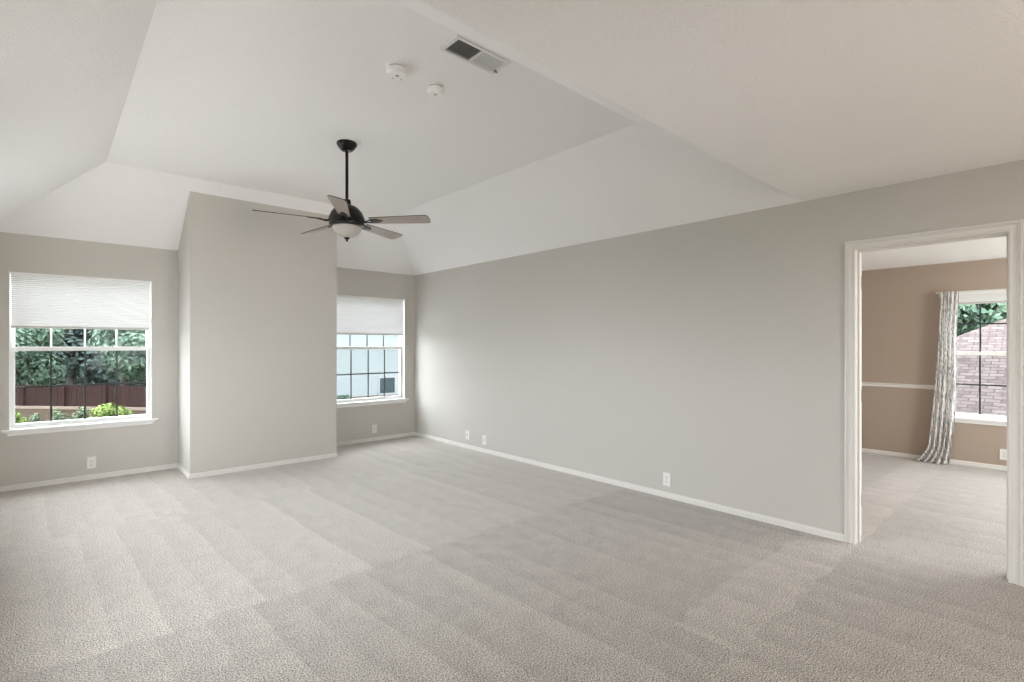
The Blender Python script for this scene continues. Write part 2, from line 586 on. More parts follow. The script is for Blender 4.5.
wall('wall_left_front', 'x', XN - T, XN, YN, 0.95, 0, ZC, FILL_LEFTWIN, M['wall'])
wall('wall_left_return', 'y', 0.95, 0.95 + T, XN - T, XL - T, 0, ZC, [], M['wall'])

# boxed-out chase between the two windows, its top cut to the slope of the vault
CX0, CX1, CY = 1.08, 2.636, 6.137
sl = (ZH - ZC) / (YB - FY1)
zf = ZC + sl * (YB - CY)
mb = MB()
mb.loft([[(CX0, CY, 0), (CX0, YB, 0), (CX0, YB, ZC), (CX0, CY, zf)],
         [(CX1, CY, 0), (CX1, YB, 0), (CX1, YB, ZC), (CX1, CY, zf)]])
mb.build('wall_chase', M['wall'], kind='structure')

# ceiling: low flat part, then a hipped vault with a flat top
mb = MB()
a = [(XL, YV, ZC), (XR, YV, ZC), (XR, YB, ZC), (XL, YB, ZC)]
b = [(FX0, FY0, ZH), (FX1, FY0, ZH), (FX1, FY1, ZH), (FX0, FY1, ZH)]
for k in range(4):
    mb.quad(a[k], a[(k + 1) % 4], b[(k + 1) % 4], b[k])
mb.quad(*b)
e = 0.17
mb.quad((XN - T, YN - T, ZC), (XR + T, YN - T, ZC), (XR + T, YV, ZC), (XN - T, YV, ZC))
mb.quad((XR, YV, ZC), (XR + T, YV, ZC), (XR + T, YB + e, ZC), (XR, YB + e, ZC))
mb.quad((XL - T, YV, ZC), (XL, YV, ZC), (XL, YB + e, ZC), (XL - T, YB + e, ZC))
mb.quad((XL, YB, ZC), (XR, YB, ZC), (XR, YB + e, ZC), (XL, YB + e, ZC))
bmesh.ops.remove_doubles(mb.bm, verts=mb.bm.verts[:], dist=1e-5)
mb.build('ceiling', M['ceiling'], kind='structure')

# adjoining room
wall('wall_far', 'x', R2X, R2X + 0.17, R2Y0 - T, R2Y1 + T, 0, R2Z, [W3, (-2.4, -0.4, 0.545, 2.1)], M['wall_tan'])
wall('wall_far_left', 'y', R2Y1, R2Y1 + T, XR + T, R2X, 0, R2Z, [], M['wall_tan'])
wall('wall_far_right', 'y', R2Y0 - T, R2Y0, XR + T, R2X, 0, R2Z, [(4.6, 7.5, 0.3, 2.1)], M['wall_tan'])
mb = MB()
mb.box(XR + T, R2X + 0.17, R2Y0 - T, R2Y1 + T, R2Z, R2Z + 0.08)
mb.build('ceiling_far', M['ceiling'], kind='structure')

# ------------------------------------------------------------------ baseboards, chair rail
BASE = [(0, 0), (0.014, 0), (0.015, 0.023), (0.006, 0.026), (0.006, 0.033), (0.012, 0.036), (0.009, 0.047), (0, 0.05)]
RAIL = [(0, 0.850), (0.010, 0.852), (0.018, 0.862), (0.012, 0.868), (0.012, 0.884), (0.020, 0.890), (0.022, 0.899), (0, 0.902)]


def mould(name, prof, p0, p1, nrm, ext=(0, 0)):
    p0, p1, nrm = Vector((*p0, 0)), Vector((*p1, 0)), Vector((*nrm, 0))
    d = (p1 - p0).normalized()
    lp = []
    for p, s, ex in ((p0, -1, ext[0]), (p1, 1, ext[1])):
        lp.append([p + nrm * t + d * (s * ex * t) + Vector((0, 0, z)) for t, z in prof])
    return MB().loft(lp).build(name, M['trim'], kind='structure')


mould('baseboard_back', BASE, (XL, YB), (CX0, YB), (0, -1), (-1, -1))
mould('baseboard_back_alcove', BASE, (CX1, YB), (XR, YB), (0, -1), (-1, -1))
mould('baseboard_chase', BASE, (CX0, CY), (CX1, CY), (0, -1), (1, 1))
mould('baseboard_chase_left', BASE, (CX0, CY), (CX0, YB), (-1, 0), (1, -1))
mould('baseboard_chase_right', BASE, (CX1, CY), (CX1, YB), (1, 0), (1, -1))
mould('baseboard_right', BASE, (XR, DY1 + 0.066), (XR, YB), (-1, 0), (0, -1))
mould('baseboard_right_front', BASE, (XR, YN), (XR, DY0 - 0.06), (-1, 0), (-1, 0))
mould('baseboard_left', BASE, (XL, 0.95), (XL, YB), (1, 0), (0, -1))
mould('baseboard_far', BASE, (R2X, R2Y0), (R2X, R2Y1), (-1, 0), (-1, -1))
mould('trim_1', RAIL, (R2X, W3[1] + 0.02), (R2X, R2Y1), (-1, 0), (0, -1))
mould('trim_2', RAIL, (R2X, R2Y0), (R2X, -2.42), (-1, 0), (-1, 0))

# ------------------------------------------------------------------ doorway: casing, jambs, opened door
CAS = [(0.0, 0), (0.0, 0.009), (0.005, 0.013), (0.011, 0.013), (0.015, 0.006), (0.020, 0.006), (0.034, 0.010), (0.040, 0.017),
       (0.044, 0.013), (0.048, 0.013), (0.050, 0.020), (0.060, 0.020), (0.063, 0.016), (0.063, 0)]
door = empty('door_1', (XR + T / 2, (DY0 + DY1) / 2, 0), kind='structure')
for side, s in ((XR, -1), (XR + T, 1)):
    mb = MB()
    paths = [[(side + s * t, DY1 + w, 0), (side + s * t, DY1 + w, DZ + w), (side + s * t, DY0 - w, DZ + w), (side + s * t, DY0 - w, 0)]
             for w, t in CAS]
    for k in range(3):
        mb.loft([[p[k] for p in paths], [p[k + 1] for p in paths]])
    mb.build('casing', M['trim'], door)
mb = MB()
for y0, y1 in ((DY1, DY1 + 0.02), (DY0 - 0.02, DY0)):
    mb.box(XR, XR + T, y0, y1, 0, DZ + 0.02)
mb.box(XR, XR + T, DY0, DY1, DZ, DZ + 0.02)
mb.build('jamb', M['trim'], door)
mb = MB()
mb.box(XR + 0.045, XR + 0.082, DY1 - 0.011, DY1, 0, DZ)
mb.box(XR + 0.045, XR + 0.082, DY0, DY0 + 0.011, 0, DZ)
mb.box(XR + 0.045, XR + 0.082, DY0 + 0.011, DY1 - 0.011, DZ - 0.011, DZ)
mb.build('door_stop', M['trim'], door)
# the leaf, swung right round against the taupe side of the wall
lx = XR + T + 0.030
leaf = MB()
leaf.box(lx, lx + 0.035, DY1 + 0.010, DY1 + 0.760, 0.012, DZ - 0.004)
lo = leaf.build('door_leaf', M['trim'], door)
pm = MB()
for (z0, z1) in ((0.22, 0.86), (1.02, 1.86)):
    for (y0, y1) in ((0.12, 0.35), (0.43, 0.66)):
        pm.box(lx + 0.035, lx + 0.039, DY1 + y0, DY1 + y1, z0, z1, 0.0015)
pm.build('raised_panel', M['trim'], lo)
kn = MB()
kn.lathe([(0.0, 0), (0.014, 0), (0.011, 0.012), (0.011, 0.03), (0.026, 0.042), (0.028, 0.055), (0.018, 0.066), (0, 0.068)],
         (lx + 0.035, DY1 + 0.70, 0.95), 20, axis='x')
kn.build('door_knob', M['grey_metal'], lo, smooth=40)
for z in (0.28, 1.02, 1.82):
    h = MB()
    h.lathe([(0, -0.045), (0.0065, -0.045), (0.0065, 0.045), (0, 0.045)], (XR + T + 0.008, DY1 + 0.002, z), 12)
    h.box(XR + T - 0.03, XR + T + 0.004, DY1 - 0.0015, DY1, z - 0.044, z + 0.044)
    h.build('hinge', M['grey_metal'], door)


# ------------------------------------------------------------------ windows
def window(name, axis, N, dims, cols, gtop=None, gbot=None, stool=True, depth=0.06, screen=False):
    u0, u1, z0, z1 = dims
    if axis == 'y':
        bx = lambda mb, a, b, n0, n1, c, d, bev=0: mb.box(a, b, N + n0, N + n1, c, d, bev)
        root = empty(name, ((u0 + u1) / 2, N + depth, z0), kind='structure')
    else:
        bx = lambda mb, a, b, n0, n1, c, d, bev=0: mb.box(N + n0, N + n1, a, b, c, d, bev)
        root = empty(name, (N + depth, (u0 + u1) / 2, z0), kind='structure')
    D = depth
    # painted liner of the recess
    mb = MB()
    bx(mb, u0, u0 + 0.006, 0.0, D, z0, z1); bx(mb, u1 - 0.006, u1, 0.0, D, z0, z1); bx(mb, u0 + 0.006, u1 - 0.006, 0.0, D, z1 - 0.006, z1)
    mb.build('recess_liner', M['white'], root)
    # frame
    fw = 0.018
    mb = MB()
    bx(mb, u0, u0 + fw, D, D + 0.09, z0, z1); bx(mb, u1 - fw, u1, D, D + 0.09, z0, z1)
    bx(mb, u0 + fw, u1 - fw, D, D + 0.09, z1 - fw, z1); bx(mb, u0 + fw, u1 - fw, D, D + 0.09, z0, z0 + fw)
    mb.build('frame', M['white'], root)
    zm = z0 + (z1 - z0) * 0.508
    sw = 0.020
    a0, a1 = u0 + fw, u1 - fw
    for nm, n0, c, d, bot, top, gm in (('lower_sash', D + 0.008, z0 + fw, zm + 0.024, 0.026, 0.042, gbot), ('upper_sash', D + 0.042, zm - 0.016, z1 - fw, 0.04, 0.03, gtop)):
        mb = MB()
        n1 = n0 + 0.030
        bx(mb, a0, a0 + sw, n0, n1, c, d, 0.002); bx(mb, a1 - sw, a1, n0, n1, c, d, 0.002)
        bx(mb, a0 + sw, a1 - sw, n0, n1, c, c + bot, 0.002); bx(mb, a0 + sw, a1 - sw, n0, n1, d - top, d, 0.002)
        s = mb.build(nm, M['white'], root)
        g = MB()
        bx(g, a0 + sw, a1 - sw, n0 + 0.013, n0 + 0.016, c + bot, d - top)
        g.build('glass_pane', M['glass'], s)
        mu = MB()
        gw = 0.008
        for k in range(1, cols):
            u = a0 + sw + (a1 - a0 - 2 * sw) * k / cols
            bx(mu, u - gw, u + gw, n0 + 0.006, n0 + 0.012, c + bot, d - top)
        zc = (c + bot + d - top) / 2
        bx(mu, a0 + sw, a1 - sw, n0 + 0.0065, n0 + 0.0115, zc - gw, zc + gw)
        mu.build('grille', gm or M['white'], s)
    if screen:
        mb = MB()
        bx(mb, a0 + 0.004, a1 - 0.004, D + 0.0805, D + 0.0815, z0 + fw + 0.004, zm + 0.004)
        mb.build('insect_screen', M['screen'], root)
    if stool:
        mb = MB()
        bx(mb, u0 - 0.052, u1 + 0.056, -0.036, 0.0, z0 - 0.018, z0, 0.004)
        bx(mb, u0, u1, 0.0, D, z0 - 0.001, z0 + 0.002)
        bx(mb, u0 - 0.030, u1 + 0.034, -0.024, 0.0, z0 - 0.034, z0 - 0.018, 0.004)
        bx(mb, u0 - 0.012, u1 + 0.014, -0.013, 0.0, z0 - 0.060, z0 - 0.034, 0.003)
        mb.build('window_sill', M['white'], root)
    return root


def shade(name, axis, N, dims, zbot, label):
    """pleated shade hanging in the top of a window recess"""
    u0, u1, z1 = dims[0] + 0.010, dims[1] - 0.010, dims[3] - 0.006
    bx = (lambda mb, a, b, n0, n1, c, d, bev=0: mb.box(a, b, N + n0, N + n1, c, d, bev)) if axis == 'y' else \
         (lambda mb, a, b, n0, n1, c, d, bev=0: mb.box(N + n0, N + n1, a, b, c, d, bev))
    P = (lambda u, n, z: (u, N + n, z)) if axis == 'y' else (lambda u, n, z: (N + n, u, z))
    loc = P((u0 + u1) / 2, 0.025, zbot)
    root = empty(name, loc, label=label, cat='window shade', group='pleated window shades')
    mb = MB(); bx(mb, u0, u1, 0.008, 0.042, z1 - 0.022, z1, 0.002)
    mb.build('head_rail', M['white'], root)
    mb = MB()
    za, zb = z1 - 0.022, zbot + 0.022
    n = max(4, int(round((za - zb) / 0.019)))
    for s in (-1, 1):
        rows = []
        for k in range(2 * n + 1):
            z = za + (zb - za) * k / (2 * n)
            off = 0.025 + s * (0.002 + (0.0065 if k % 2 else 0.0))
            rows.append((mb.bm.verts.new(P(u0 + 0.004, off, z)), mb.bm.verts.new(P(u1 - 0.004, off, z))))
        for A, B in zip(rows, rows[1:]):
            mb.bm.faces.new((A[0], A[1], B[1], B[0]))
        if s == -1:
            break
    mb.build('pleated_fabric', M['shade'], root)
    mb = MB(); bx(mb, u0 + 0.002, u1 - 0.002, 0.010, 0.040, zbot, zbot + 0.022, 0.003)
    mb.build('bottom_rail', M['rail_grey'], root)
    return root


window('window_1', 'y', YB, W1, 4, gtop=M['white'], gbot=M['grille_backlit'], screen=True)
window('window_2', 'y', YB, W2, 4, gtop=M['grille_backlit'], gbot=M['grille_backlit'], screen=True)
window('window_3', 'x', R2X, W3, 4, gtop=M['grille_backlit'], gbot=M['grille_backlit'], screen=True)
shade('window_shade', 'y', YB, W1, 1.541, 'white pleated shade half lowered in the window left of the chase')
shade('window_shade', 'y', YB, W2, 1.522, 'white pleated shade half lowered in the window right of the chase')
shade('window_shade', 'x', R2X, W3, 1.845, 'white pleated shade pulled nearly all the way up, in the taupe room')
nw = 4
for h in FILL_NEARWIN:  # added windows out of view, for light only
    window('window_%d' % nw, 'y', YN - T, (h[0], h[1], h[2], h[3]), 3, depth=0.01, stool=False)
    nw += 1
window('window_7', 'x', XN - T, FILL_LEFTWIN[0], 3, depth=0.01, stool=False)
window('window_10', 'x', XL - T, FILL_SIDEWIN[0], 3, depth=0.01, stool=False)
window('window_11', 'x', XL - T, FILL_SIDEWIN[1], 3, depth=0.01, stool=False)
window('window_8', 'x', R2X, (-2.4, -0.4, 0.545, 2.1), 4)  # unseen window added to brighten the adjoining room
window('window_9', 'y', R2Y0 - T, (4.6, 7.5, 0.3, 2.1), 4, depth=0.01, stool=False)  # unseen, added for more sky light in the adjoining room

for nm, axis, n, sgn, h in [('a', 'y', YB + 0.168, 1, W1), ('b', 'y', YB + 0.168, 1, W2), ('c', 'x', R2X + 0.168, 1, W3),
                            ('d', 'x', R2X + 0.168, 1, (-2.4, -0.4, 0.545, 2.1)), ('e', 'y', R2Y0 - T + 0.002, -1, (4.6, 7.5, 0.3, 2.1)),
                            ('f', 'x', XN - T + 0.002, -1, FILL_LEFTWIN[0]),
                            ('h', 'x', XL - T + 0.002, -1, FILL_SIDEWIN[0]), ('i', 'x', XL - T + 0.002, -1, FILL_SIDEWIN[1])] + [('g%d' % i, 'y', YN - T + 0.002, -1, q) for i, q in enumerate(FILL_NEARWIN)]:
    c, w, z, hh = (h[0] + h[1]) / 2, h[1] - h[0], (h[2] + h[3]) / 2, h[3] - h[2]
    if axis == 'y':
        portal('sky_portal_' + nm, (c, n, z), (R(-90) if sgn > 0 else R(90), 0, 0), w, hh)
    else:
        portal('sky_portal_' + nm, (n, c, z), (R(90), 0, R(90) if sgn > 0 else R(-90)), w, hh)

# ------------------------------------------------------------------ ceiling fan
FC = Vector((1.852, 4.106, 0))
fan = empty('ceiling_fan', (FC.x, FC.y, ZH), label='black five-blade ceiling fan with frosted bowl light hanging from the vault', cat='ceiling fan')
MB().lathe([(0, 0), (0.080, 0), (0.083, -0.010), (0.080, -0.022), (0.056, -0.054), (0.042, -0.066), (0, -0.066)], (FC.x, FC.y, ZH), 40).build('canopy', M['bronze'], fan, smooth=50)
MB().lathe([(0, -0.06), (0.0125, -0.06), (0.0125, -0.47), (0, -0.47)], (FC.x, FC.y, ZH), 20).build('downrod', M['bronze'], fan, smooth=50)
zb = 2.415
MB().lathe([(0, 0.165), (0.030, 0.165), (0.034, 0.125), (0.060, 0.115), (0.095, 0.095), (0.125, 0.058), (0.141, 0.020), (0.147, 0.006),
            (0.147, -0.012), (0.141, -0.018), (0.143, -0.024), (0.143, -0.040), (0.138, -0.052), (0.118, -0.058), (0, -0.058)],
           (FC.x, FC.y, zb + 0.012), 48).build('motor_housing', M['bronze'], fan, smooth=35)
MB().lathe([(0.113, 0), (0.116, -0.010), (0.112, -0.032), (0.094, -0.060), (0.060, -0.082), (0.020, -0.092), (0, -0.093)],
           (FC.x, FC.y, zb - 0.046), 48).build('bowl_shade', M['bowl'], fan, smooth=60, label='frosted alabaster glass bowl')
MB().lathe([(0, 0.004), (0.018, 0.004), (0.024, -0.004), (0.022, -0.010), (0.010, -0.016), (0.009, -0.024), (0.006, -0.034), (0, -0.036)],
           (FC.x, FC.y, zb - 0.137), 20).build('finial', M['bronze'], fan, smooth=50)


def blade_outline(r0, r1, w0, w1):
    pts = []
    n = 10
    for k in range(n + 1):
        t = k / n
        pts.append((r0 + (r1 - r0 - 0.05) * t, -(w0 + (w1 - w0) * t)))
    for k in range(1, 8):
        a = -math.pi / 2 + math.pi * k / 8
        ca, sa = math.cos(a), math.sin(a)
        pts.append((r1 - 0.05 + 0.05 * abs(ca) ** 0.55, w1 * math.copysign(abs(sa) ** 0.55, sa)))
    for k in range(n, -1, -1):
        t = k / n
        pts.append((r0 + (r1 - r0 - 0.05) * t, w0 + (w1 - w0) * t))
    return pts


BLADE_PITCH = R(-14)
for k in range(5):
    ang = R(96 + 72 * k)
    mt = Matrix.Translation((FC.x, FC.y, zb)) @ Matrix.Rotation(ang, 4, 'Z') @ Matrix.Rotation(BLADE_PITCH, 4, 'X')
    ol = blade_outline(0.205, 0.708, 0.050, 0.067)
    mb = MB()
    mb.loft([[mt @ Vector((x, y, -0.003)) for x, y in ol], [mt @ Vector((x, y, 0.003)) for x, y in ol]])
    bl = mb.build('fan_blade', M['blade'], fan)
    bl.data.materials.append(M['blade_edge'])
    for f in bl.data.polygons:
        if len(f.vertices) == 4:
            f.material_index = 1
    # iron that carries the blade: arm from the housing and a plate under the blade root
    arm = MB()
    m2 = Matrix.Translation((FC.x, FC.y, zb)) @ Matrix.Rotation(ang, 4, 'Z')
    for y in (-0.018, 0.018):
        arm.tube([m2 @ Vector((0.128, y * 0.7, -0.006)), m2 @ Vector((0.165, y, -0.012)), mt @ Vector((0.205, y * 1.1, -0.008)), mt @ Vector((0.235, y * 0.9, -0.006))], [0.008, 0.006, 0.006, 0.005], 8)
    pl = [(0.205, -0.026), (0.26, -0.030), (0.300, -0.012), (0.312, 0.0), (0.300, 0.012), (0.26, 0.030), (0.205, 0.026)]
    arm.loft([[mt @ Vector((x, y, -0.0085)) for x, y in pl], [mt @ Vector((x, y, -0.0032)) for x, y in pl]])
    arm.build('blade_iron', M['bronze'], fan)

# ------------------------------------------------------------------ smoke detectors and air register on the flat of the vault
def detector(x, y, r, label, feet):
    root = empty('smoke_detector', (x, y, ZH), label=label, cat='smoke detector', group='smoke detectors on the vault')
    MB().lathe([(0, 0), (r, 0), (r, -0.010), (r * 0.96, -0.012), (0, -0.012)], (x, y, ZH), 40).build('mounting_base', M['plastic'], root, smooth=40)
    MB().lathe([(0, -0.011), (r * 0.90, -0.011), (r * 0.90, -0.0205), (0, -0.0205)], (x, y, ZH), 40).build('vent_gap', M['pale_grey'], root, smooth=40)
    body = MB().lathe([(0, -0.020), (r * 0.86, -0.020), (r * 0.98, -0.021), (r * 0.97, -0.042), (r * 0.82, -0.053), (r * 0.45, -0.057), (0, -0.058)],
                      (x, y, ZH), 40).build('detector_body', M['plastic'], root, smooth=35)
    MB().lathe([(0, -0.056), (0.012, -0.056), (0.011, -0.0605), (0, -0.061)], (x - 0.003, y - 0.004, ZH), 20).build('test_button', M['pale_grey'], body, smooth=40)
    for k in range(feet):
        a = R(30 + 70 * k)
        px, py = x + r * 0.66 * math.cos(a), y + r * 0.66 * math.sin(a)
        MB().lathe([(0, -0.050), (0.006, -0.050), (0.005, -0.0575), (0, -0.058)], (px, py, ZH), 12).build('sounder_slot', M['pale_grey'], body)


detector(1.572, 2.775, 0.066, 'larger round white smoke detector on the vault, left of its smaller mate', 2)
detector(1.872, 2.812, 0.055, 'smaller round white smoke detector on the vault, nearer the air register', 0)

VX0, VX1, VY0, VY1 = 1.646, 2.046, 2.269, 2.437
vent = empty('air_register', ((VX0 + VX1) / 2, (VY0 + VY1) / 2, ZH), label='white rectangular air register with dark louvres on the vaulted ceiling', cat='air vent')
mb = MB()
zt, z0 = ZH, ZH - 0.011
b1 = 0.016
mb.box(VX0, VX1, VY0, VY0 + b1, z0, zt, 0.002); mb.box(VX0, VX1, VY1 - b1, VY1, z0, zt, 0.002)
mb.box(VX0, VX0 + b1 + 0.010, VY0 + b1, VY1 - b1, z0, zt); mb.box(VX1 - b1 - 0.010, VX1, VY0 + b1, VY1 - b1, z0, zt)
xm = (VX0 + VX1) / 2
mb.box(xm - 0.008, xm + 0.008, VY0 + b1, VY1 - b1, z0, zt)
mb.build('register_frame', M['metal_white'], vent)
mb = MB(); mb.box(VX0 + 0.02, VX1 - 0.02, VY0 + 0.02, VY1 - 0.02, ZH - 0.0012, ZH - 0.0002)
mb.build('duct_backing', M['duct'], vent, label='black sheet for the shade behind the louvres')  # black sheet painted as the shade inside the duct
ns = 10
for k in range(ns):
    y = VY0 + b1 + (VY1 - VY0 - 2 * b1) * (k + 0.5) / ns
    mb = MB(); mb.box(VX0 + b1 + 0.010, xm - 0.008, y - 0.0012, y + 0.0012, z0 + 0.0015, z0 + 0.0045)
    mb.build('louvre', M['grey_metal'], vent)
for k in range(ns):
    y = VY0 + b1 + (VY1 - VY0 - 2 * b1) * (k + 0.5) / ns
    mb = MB()
    mb.loft([[(X, y - 0.0075, z0 + 0.001), (X, y + 0.0070, z0 + 0.0045), (X, y + 0.0070, z0 + 0.0055), (X, y - 0.0075, z0 + 0.002)] for X in (xm + 0.008, VX1 - b1 - 0.010)])
    mb.build('louvre', M['metal_white'], vent)
mb = MB(); mb.box(VX1 - 0.030, VX1 - 0.012, VY1 - 0.052, VY1 - 0.046, z0 - 0.012, z0 + 0.001); mb.box(VX1 - 0.034, VX1 - 0.008, VY1 - 0.056, VY1 - 0.042, z0 - 0.014, z0 - 0.010, 0.001)
mb.build('damper_lever', M['grey_metal'], vent)


# ------------------------------------------------------------------ wall plates
def plate(axis, n, sgn, u, z, label, kind='duplex', w=0.073, h=0.118):
    """n = wall plane, sgn = direction out of the wall along the axis"""
    if axis == 'y':
        bx = lambda mb, a, b, t0, t1, c, d, bev=0: mb.box(a, b, n + sgn * t0, n + sgn * t1, c, d, bev)
        loc = (u, n, z)
    else:
        bx = lambda mb, a, b, t0, t1, c, d, bev=0: mb.box(n + sgn * t0, n + sgn * t1, a, b, c, d, bev)
        loc = (n, u, z)
    root = empty('wall_outlet', loc, label=label, cat='wall outlet', group='wall plates low on the walls')
    mb = MB(); bx(mb, u - w / 2, u + w / 2, 0, 0.007, z - h / 2, z + h / 2, 0.0025)
    mb.build('cover_plate', M['plate'], root)
    if kind == 'duplex':
        for dz in (-0.020, 0.020):
            mb = MB(); bx(mb, u - 0.0165, u + 0.0165, 0.006, 0.0095, z + dz - 0.0145, z + dz + 0.0145, 0.0015)
            rc = mb.build('receptacle', M['plate'], root)
            mb = MB()
            for du in (-0.0065, 0.0065):
                bx(mb, u + du - 0.0012, u + du + 0.0012, 0.0090, 0.0099, z + dz - 0.003, z + dz + 0.007)
            bx(mb, u - 0.0025, u + 0.0025, 0.0090, 0.0099, z + dz - 0.0105, z + dz - 0.006)
            mb.build('slot', M['slot'], rc)
        mb = MB(); bx(mb, u - 0.003, u + 0.003, 0.0065, 0.0082, z - 0.003, z + 0.003)
        mb.build('screw', M['grey_metal'], root)
    else:
        mb = MB(); bx(mb, u - 0.0165, u + 0.0165, 0.006, 0.0088, z - 0.033, z + 0.033, 0.0012)
        rc = mb.build('insert', M['plate'], root)
        mb = MB(); bx(mb, u - 0.006, u + 0.006, 0.0084, 0.0094, z - 0.018, z + 0.018)
        mb.build('jack', M['grey_metal'], rc)
        for dz in (-0.047, 0.047):
            mb = MB()
            bx(mb, u - 0.003, u + 0.003, 0.0065, 0.0082, z + dz - 0.003, z + dz + 0.003)
            mb.build('screw', M['grey_metal'], root)


plate('y', YB, -1, 0.327, 0.172, 'white outlet under the window left of the chase')
plate('y', YB, -1, 3.472, 0.172, 'white outlet under the window right of the chase')
plate('x', XR, -1, 5.455, 0.180, 'white wall plate on the long right wall, nearest the far corner', 'jack')
plate('x', XR, -1, 5.098, 0.160, 'white wall plate on the long right wall, second from the far corner', 'jack')
plate('x', XR, -1, 2.488, 0.165, 'white outlet on the long right wall, nearest the doorway')
plate('x', R2X, -1, 0.540, 0.175, 'white outlet under the window in the taupe room')

# ------------------------------------------------------------------ curtain and rod in the adjoining room
rod = empty('curtain_rod', (R2X - 0.07, 0.5, 1.985), label='slim white curtain rod above the taupe room window', cat='curtain rod')
MB().tube([(R2X - 0.075, 1.10, 1.985), (R2X - 0.075, -0.1, 1.985)], 0.008, 12).build('rod', M['trim'], rod, smooth=50)
for y in (1.10, -0.1):
    s = 1 if y > 0 else -1
    MB().lathe([(0, 0), (0.012, 0.0), (0.014, 0.008), (0.010, 0.016), (0, 0.018)] if s > 0 else [(0, 0), (0.012, 0), (0.014, -0.008), (0.010, -0.016), (0, -0.018)],
               (R2X - 0.075, y, 1.985), 14, axis='y').build('finial', M['trim'], rod, smooth=50)
for y in (1.085, -0.08):
    mb = MB(); mb.box(R2X - 0.078, R2X, y - 0.006, y + 0.006, 1.972, 1.978); mb.box(R2X - 0.006, R2X, y - 0.012, y + 0.012, 1.94, 2.0)
    mb.build('bracket', M['trim'], rod)

cur = MB()
NS, NT = 90, 60
grid = []
random.seed(3)
for j in range(NT + 1):
    t = j / NT                       # 0 top, 1 floor
    z = 1.992 * (1 - t) + 0.010 * t
    yl = 1.062 + 0.135 * t ** 1.5 + (0.085 * max(0, (t - 0.90) / 0.10) ** 1.4)
    yr = 0.900 + 0.075 * t ** 1.3 + (0.012 * math.sin(t * 7))
    row = []
    for i in range(NS + 1):
        s = i / NS
        amp = 0.014 + 0.016 * t
        ph = 2 * math.pi * (5.0 * s + 0.10 * math.sin(3 * t + 4 * s))
        x = R2X - 0.118 - amp * math.sin(ph) - 0.006 * math.sin(2.3 * ph + 4 * t)
        if t > 0.93:
            q = (t - 0.93) / 0.07
            x -= 0.045 * q ** 1.5 * (0.6 + 0.4 * math.sin(11 * s + 1)) + 0.018 * q * math.sin(31 * s)
            zz = z + 0.012 * math.sin(13 * s) * q * (1 - q) + 0.008 * q * (0.5 + 0.5 * math.sin(17 * s))
        else:
            zz = z
        row.append(cur.bm.verts.new((x, yl + (yr - yl) * s, zz)))
    grid.append(row)
for A, B in zip(grid, grid[1:]):
    for i in range(NS):
        cur.bm.faces.new((A[i], A[i + 1], B[i + 1], B[i]))
cur.build('curtain', M['curtain'], origin=(R2X - 0.118, 1.02, 0), smooth=80, normals=True,
          label='long white curtain with grey branching print hanging beside the taupe room window', cat='curtain')

# ------------------------------------------------------------------ outdoors
DV = Vector((math.sin(YAW), math.cos(YAW), 0))
RV = Vector((math.cos(YAW), -math.sin(YAW), 0))
GZ = -2.9


def at(px, depth, Z):
    p = (DV + RV * ((px - 512) / 512.0)) * depth
    return Vector((p.x, p.y, Z))


mb = MB()
mb.quad((-120, 7.2, GZ), (120, 7.2, GZ), (120, 160, GZ), (-120, 160, GZ))
mb.quad((8.1, -120, GZ), (120, -120, GZ), (120, 7.2, GZ), (8.1, 7.2, GZ))
mb.build('ground', M['lawn'], kind='structure')
mb = MB()
mb.quad((-40, -40, GZ), (8.1, -40, GZ), (8.1, YN - T - 0.3, GZ), (-40, YN - T - 0.3, GZ))
mb.quad((-40, YN - T - 0.3, GZ), (XN - T - 0.3, YN - T - 0.3, GZ), (XN - T - 0.3, 0.95, GZ), (-40, 0.95, GZ))
mb.build('ground_bounce_front', M['bounce_front'], kind='structure')  # unseen pale ground, added to bounce light up to the ceiling
mb = MB()
mb.quad((-40, 0.95, GZ), (XL - T - 0.3, 0.95, GZ), (XL - T - 0.3, 7.2, GZ), (-40, 7.2, GZ))
mb.build('ground_side', M['dim_ground'], kind='structure')  # unseen dark ground, added to limit bounce onto the right slope
mb = MB()
mb.quad((-16, 7.2, GZ + 0.02), (12, 7.2, GZ + 0.02), (12, 17.5, GZ + 0.02), (-16, 17.5, GZ + 0.02))
mb.build('ground_bounce_back', M['bounce_back'], kind='structure')  # unseen reflector, added to throw light up through the back windows


def foliage(center, radii, n, size, seed, lobes=14):
    rnd = random.Random(seed)
    mb = MB()
    blobs = []
    for _ in range(lobes):
        while True:
            v = Vector((rnd.uniform(-1, 1), rnd.uniform(-1, 1), rnd.uniform(-1, 1)))
            if v.length < 1:
                break
        blobs.append((Vector((v.x * radii[0] * 0.7, v.y * radii[1] * 0.7, v.z * radii[2] * 0.7)), rnd.uniform(0.28, 0.5)))
    for _ in range(n):
        c, k = rnd.choice(blobs)
        d = Vector((rnd.gauss(0, 1), rnd.gauss(0, 1), rnd.gauss(0, 1))).normalized()
        r = k * rnd.uniform(0.55, 1.0)
        p = Vector(center) + c + Vector((d.x * radii[0] * r, d.y * radii[1] * r, d.z * radii[2] * r))
        nrm = (d + Vector((rnd.uniform(-.6, .6), rnd.uniform(-.6, .6), rnd.uniform(-.1, .9)))).normalized()
        t = nrm.cross(Vector((rnd.uniform(-1, 1), rnd.uniform(-1, 1), rnd.uniform(-1, 1)))).normalized()
        b = nrm.cross(t)
        s = size * rnd.uniform(0.6, 1.3)
        tip = p + t * s * 1.2
        mb.bm.faces.new([mb.bm.verts.new(q) for q in (p - t * s, p + b * s * 0.5 + nrm * s * 0.12, tip, p - b * s * 0.5 + nrm * s * 0.12)])
    return mb


